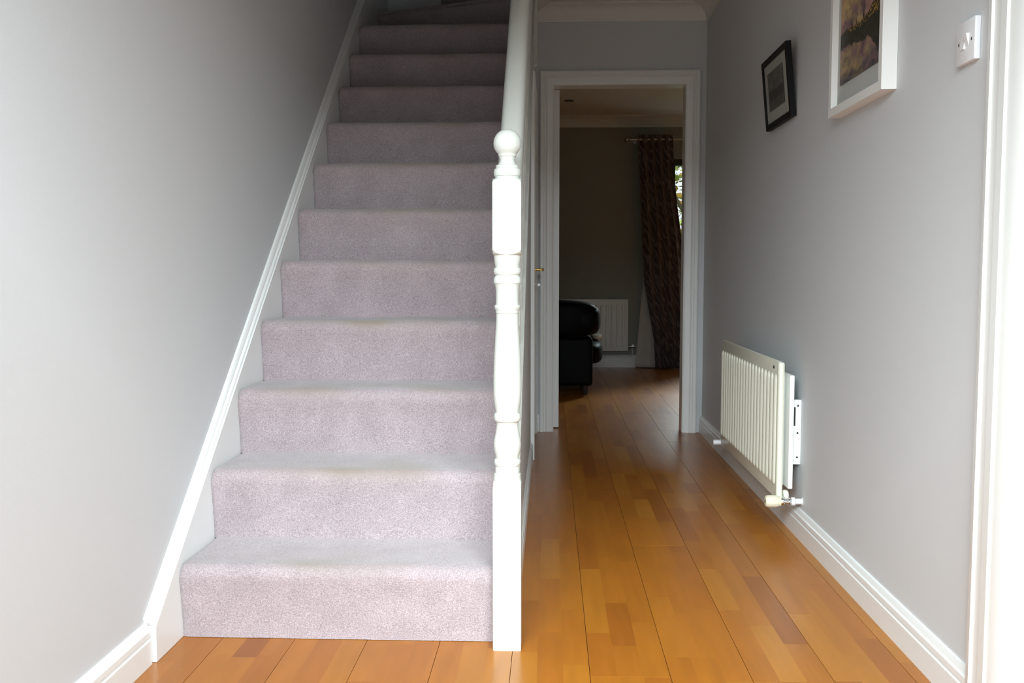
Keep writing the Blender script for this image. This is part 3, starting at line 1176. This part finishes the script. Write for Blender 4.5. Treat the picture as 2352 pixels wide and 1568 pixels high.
# white box frame with the painting; local x runs from the far end towards the camera
W1, H1 = 0.455, 0.56
p1 = empty('framed_painting', (0.829, 2.905, 1.374), -PI / 2)
tag(p1, 'deep white box frame holding a dusk river painting with a thin spire', 'picture')
frame_parts(p1, W1, H1, 0.024, 0.0385, 'whiteframe', 0.019)
box('mount_card', (0.020, 0.0185, 0.020), (W1 - 0.020, 0.0225, H1 - 0.020), 'mount', p1)
pa = print_mesh('painting', 0.335, 0.385, 150, 170, sunset, 'painting', p1)
pa.location = (0.058, 0.0150, 0.084)
pa['label'] = 'dusk river painting with a spire'

# small black frame hung leaning off the wall
W2, H2 = 0.385, 0.262
p2 = empty('framed_print', (0.8465, 3.805, 1.466), -PI / 2)
p2.rotation_euler = (math.radians(5.4), 0, -PI / 2)
tag(p2, 'small black framed monochrome print leaning forward off the wall', 'picture')
frame_parts(p2, W2, H2, 0.021, 0.019, 'blackframe', 0.007)
box('mount_card', (0.017, 0.0055, 0.017), (W2 - 0.017, 0.009, H2 - 0.017), 'mount_grey', p2)
pb = print_mesh('print', 0.235, 0.142, 90, 60, engraving, 'engraving', p2)
pb.location = (0.068, 0.0040, 0.064)
MB().lathe([(0.0005, -0.008), (0.0035, -0.008), (0.0035, -0.006), (0.0015, -0.005), (0.0015, 0.012), (0.0005, 0.012)], (0.322, 0.036, 0.180), 'y', 12).build('picture_hook', 'chrome', p2, smooth=40)

# ------------------------------------------------------------------ light switch
lsw = empty('light_switch', (XR - 0.012, 2.072, 1.346), -PI / 2)
tag(lsw, 'white two-gang light switch on the wall beside the right door frame', 'light switch')
box('face_plate', (0, 0, 0), (0.086, 0.0118, 0.086), 'plastic', lsw, bevel=0.0015)
for i, tilt in ((0, -1), (1, 1)):
    x0 = 0.0275 + i * 0.0165
    rk = MB()
    poly = [(0.001, 0.028), (-0.0012 if tilt < 0 else -0.0062, 0.0575), (0.001, 0.058)] if tilt > 0 else [(0.001, 0.028), (-0.0035, 0.029), (-0.0008, 0.0575), (0.001, 0.058)]
    rk.extrude(poly, lambda a, b, t: (t, a, b), x0, x0 + 0.0145)
    rk.build('rocker', 'plastic', lsw)
for x_ in (0.013, 0.073):
    MB().lathe([(0.0005, -0.0008), (0.0032, -0.0008), (0.0036, 0.001), (0.0005, 0.001)], (x_, 0, 0.043), 'y', 14).build('screw', 'steel', lsw, smooth=40)

# ------------------------------------------------------------------ living room: curtain and pole
yc = 9.03
pole = empty('curtain_pole', (0.78, yc, 2.165))
tag(pole, 'dark metal curtain pole with a ball end above the patio door', 'curtain pole')
MB().tube([(-0.03, 0, 0), (2.1, 0, 0)], 0.0125, 16).build('rod', 'steel', pole, smooth=40)
MB().lathe([(0.001, -0.098), (0.012, -0.095), (0.024, -0.084), (0.029, -0.068), (0.024, -0.051), (0.014, -0.041), (0.0155, -0.034), (0.0155, -0.022), (0.001, -0.022)], (0, 0, 0), 'x', 24).build('ball_end', 'steel', pole, smooth=40)
bk = MB().tube([(0.022, 0, 0), (0.022, YF - yc - 0.001, 0)], 0.009, 12).build('bracket', 'steel', pole, smooth=40)
MB().lathe([(0.001, YF - yc - 0.006), (0.025, YF - yc - 0.006), (0.025, YF - yc), (0.001, YF - yc)], (0.022, 0, 0), 'y', 20).build('wall_plate', 'steel', bk, smooth=40)

EL = [(2.205, 0.815), (1.39, 0.852), (0.84, 0.880), (0.26, 0.985), (0.006, 1.00)]
ER = [(2.205, 1.135), (1.86, 1.152), (1.55, 1.187), (1.236, 1.236), (0.97, 1.262), (0.4, 1.285), (0.006, 1.295)]


def interp(T, z_):
    for (z1, x1), (z0, x0) in zip(T, T[1:]):
        if z_ >= z0:
            t = (z_ - z0) / (z1 - z0)
            return x0 + (x1 - x0) * t
    return T[-1][1]


cur = empty('curtain', (1.02, yc, 0))
tag(cur, 'long taupe leaf-patterned curtain gathered beside the patio door', 'curtain')


def cloth_sheet(name, material, left, right, nfold, amp, y0, nx, parent, z1=2.205, thick=0.003, phase=0.0):
    NZ = 60
    v, f, uvw = [], [], []
    for side in (0, 1):
        for j in range(NZ + 1):
            z_ = z1 + (0.006 - z1) * j / NZ
            xl, xr = left(z_), right(z_)
            for i in range(nx + 1):
                u = i / nx
                a = amp * (1 - 0.25 * u) * (0.8 + 0.25 * (1 - z_ / 2.2))
                ph = u * nfold * 2 * PI + phase + 0.5 * math.sin(z_ * 1.7 + u * 4)
                y_ = y0 + a * math.sin(ph) + 0.008 * noise.noise(Vector((u * 4, z_ * 2, 1)))
                x_ = xl + (xr - xl) * (u + 0.012 * math.sin(2 * ph))
                v.append((x_ - 1.02, y_ - yc + (thick if side else 0), z_))
                uvw.append((u * 1.4, z_, 0.0))
    n = (nx + 1)
    off = n * (NZ + 1)
    for j in range(NZ):
        for i in range(nx):
            a = j * n + i
            f.append((a, a + 1, a + n + 1, a + n))
            b_ = a + off
            f.append((b_ + n, b_ + n + 1, b_ + 1, b_))
    for j in range(NZ):
        for i in (0, nx):
            a = j * n + i
            f.append((a, a + n, a + n + off, a + off))
    for i in range(nx):
        for j in (0, NZ):
            a = j * n + i
            f.append((a, a + 1, a + 1 + off, a + off))
    me = bpy.data.meshes.new(name)
    me.from_pydata(v, [], f)
    at = me.attributes.new('cloth', 'FLOAT_VECTOR', 'POINT')
    at.data.foreach_set('vector', [c for t in uvw for c in t])
    for p in me.polygons:
        p.use_smooth = True
    me.materials.append(M[material])
    o = bpy.data.objects.new(name, me)
    COL.objects.link(o)
    o.parent = parent
    return o


cloth_sheet('fabric', 'curtain', lambda z_: interp(EL, z_), lambda z_: interp(ER, z_), 4.5, 0.048, yc - 0.015, 150, cur)
LL = [(2.205, 0.84), (0.85, 0.882), (0.5, 0.855), (0.006, 0.815)]
LR = [(2.205, 1.10), (0.85, 1.0), (0.006, 1.04)]
lino = cloth_sheet('lining', 'lining', lambda z_: interp(LL, z_), lambda z_: interp(LR, z_), 1.2, 0.014, yc + 0.068, 40, cur, z1=2.12)
lino['label'] = 'pale curtain lining turned out at the hem'
# eyelet rings where the pole passes through
for i in range(5):
    ry = []
    x_ = 0.835 + 0.068 * i - 1.02
    pts = [(x_ + 0.006 * math.sin(2 * PI * j / 16), 0.022 * math.cos(2 * PI * j / 16), 2.165 + 0.022 * math.sin(2 * PI * j / 16)) for j in range(17)]
    MB().tube(pts, 0.0035, 8).build('eyelet', 'steel', cur, smooth=50)

# ------------------------------------------------------------------ living room: patio door
win = empty('window_1', (WX0, YF, 0))
win['kind'] = 'structure'
wfm = MB()
FW = 0.06
WW = WX1 - WX0
wfm.box((0.001, 0.03, 0.001), (FW, 0.11, WZ - 0.001)).box((WW - FW, 0.03, 0.001), (WW - 0.001, 0.11, WZ - 0.001)).box((FW, 0.03, WZ - FW), (WW - FW, 0.11, WZ - 0.001)).box((FW, 0.03, 0.001), (WW - FW, 0.11, 0.06)).box((WW / 2 - 0.05, 0.04, 0.06), (WW / 2 + 0.05, 0.10, WZ - FW))
wfm.build('window_frame', 'winframe', win)
for x0, x1 in ((FW, WW / 2 - 0.05), (WW / 2 + 0.05, WW - FW)):
    box('pane', (x0, 0.066, 0.06), (x1, 0.072, WZ - FW), 'glass', win)

# recessed ceiling light
dl = empty('ceiling_downlight', (0.154, 8.30, ZC))
tag(dl, 'small round recessed downlight in the living-room ceiling', 'downlight')
MB().lathe([(0.030, -0.001), (0.044, -0.001), (0.046, -0.004), (0.040, -0.008), (0.031, -0.006), (0.030, -0.002)], (0, 0, 0), 'z', 28).build('ring', 'steel', dl, smooth=50)
MB().lathe([(0.001, -0.0035), (0.029, -0.0035), (0.029, -0.0015), (0.001, -0.0015)], (0, 0, 0), 'z', 20).build('lens', 'dark_hole', dl)

# ------------------------------------------------------------------ living room: sofa
sofa = empty('sofa', (-0.35, 7.3, 0))
tag(sofa, 'black leather sofa seen from behind through the doorway', 'sofa')
OX, OY = -0.35, 7.3
def P(a): return (a[0] - OX, a[1] - OY, a[2])
MB().box(P((-1.35, 7.02, 0.07)), P((0.315, 7.85, 0.43))).build('body', 'leather', sofa, smooth=40, bevel=0.03, seg=4)
rbox(P((-1.36, 6.97, 0.425)), P((0.355, 7.33, 0.712)), 0.1, power=5.5).build('back_cushion', 'leather', sofa, smooth=60)
rbox(P((0.10, 6.985, 0.445)), P((0.375, 7.36, 0.675)), 0.1, power=3.2).build('arm_roll', 'leather', sofa, smooth=60)
rbox(P((0.10, 7.22, 0.20)), P((0.412, 7.98, 0.385)), 0.1, power=3.6).build('armrest', 'leather', sofa, smooth=60)
rbox(P((-1.30, 7.3, 0.36)), P((0.10, 7.95, 0.50)), 0.1, power=5).build('seat_cushion', 'leather', sofa, smooth=60)
for x_, y_ in ((0.26, 7.09), (0.26, 7.78), (-1.28, 7.09), (-1.28, 7.78)):
    MB().lathe([(0.02, 0.001), (0.022, 0.004), (0.028, 0.075), (0.02, 0.08)], P((x_, y_, 0)), 'z', 16).build('foot', 'winframe', sofa, smooth=40)
cu = rbox((0.318, 7.45, 0.386), (0.412, 7.85, 0.428), 0.1, power=3).build('folded_blanket', 'cushion_white', None, smooth=60)
tag(cu, 'pale folded cloth lying on the sofa armrest', 'blanket')
cu2 = rbox((-0.10, 7.33, 0.50), (0.085, 7.46, 0.735), 0.1, power=3).build('cushion', 'cushion_beige', None, smooth=60)
tag(cu2, 'beige cushion peeking over the sofa back', 'cushion')

# ------------------------------------------------------------------ garden outside the patio door
struct(MB().box((-4, YF + 0.2, -0.2), (12, YF + 2.2, -0.05)).build('patio', 'concrete'))
struct(MB().box((-8, YF + 2.2, -0.25), (22, 40, -0.08)).build('lawn', 'lawn'))
struct(MB().box((-6, -12, -0.25), (6, 0.45, -0.04)).build('front_path', 'concrete'))


def tree(loc, h, rad, nleaf, seed, label, leafsize=0.075):
    r = random.Random(seed)
    t = empty('garden_tree', loc)
    tag(t, label, 'tree', 'trees beyond the patio door')
    tk = []
    for i in range(7):
        q = i / 6
        tk.append((0.05 * math.sin(q * 4 + seed), 0.05 * math.cos(q * 3 + seed), q * h * 0.8))
    MB().tube(tk, 0.07, 10).build('trunk', 'bark', t, smooth=50)
    for i in range(6):
        a = r.uniform(0, 2 * PI)
        z_ = h * r.uniform(0.3, 0.7)
        MB().tube([(0, 0, z_), (rad * 0.4 * math.cos(a), rad * 0.4 * math.sin(a), z_ + 0.35), (rad * 0.75 * math.cos(a), rad * 0.75 * math.sin(a), z_ + 0.9)], 0.025, 6).build('branch', 'bark', t, smooth=50)
    mb = MB()
    for i in range(nleaf):
        while True:
            p = Vector((r.uniform(-1, 1), r.uniform(-1, 1), r.uniform(-1, 1)))
            if p.length < 1:
                break
        p = Vector((p.x * rad, p.y * rad, h * 0.58 + p.z * h * 0.46))
        d = Vector((r.gauss(0, 1), r.gauss(0, 1), r.gauss(0, 0.6))).normalized()
        u = d.cross(Vector((r.gauss(0, 1), r.gauss(0, 1), r.gauss(0, 1)))).normalized()
        s = leafsize * r.uniform(0.6, 1.3)
        k = len(mb.v)
        n_ = d.cross(u) * s * 0.12
        mb.v += [p - d * s, p + u * s * 0.45 + n_, p + d * s, p - u * s * 0.45 + n_]
        mb.f.append((k, k + 1, k + 2, k + 3))
    me = bpy.data.meshes.new('foliage')
    me.from_pydata([tuple(p) for p in mb.v], [], mb.f)
    me.materials.append(M['leaf'])
    o = bpy.data.objects.new('foliage', me)
    COL.objects.link(o)
    o.parent = t
    o['kind'] = 'stuff'
    return t


tree((2.30, 13.6, -0.1), 4.3, 1.5, 3000, 3, 'yellow-green leafy tree glimpsed beside the curtain edge')
tree((6.3, 16.0, -0.1), 4.8, 1.9, 4200, 5, 'green leafy tree in the garden beyond the right door jamb')
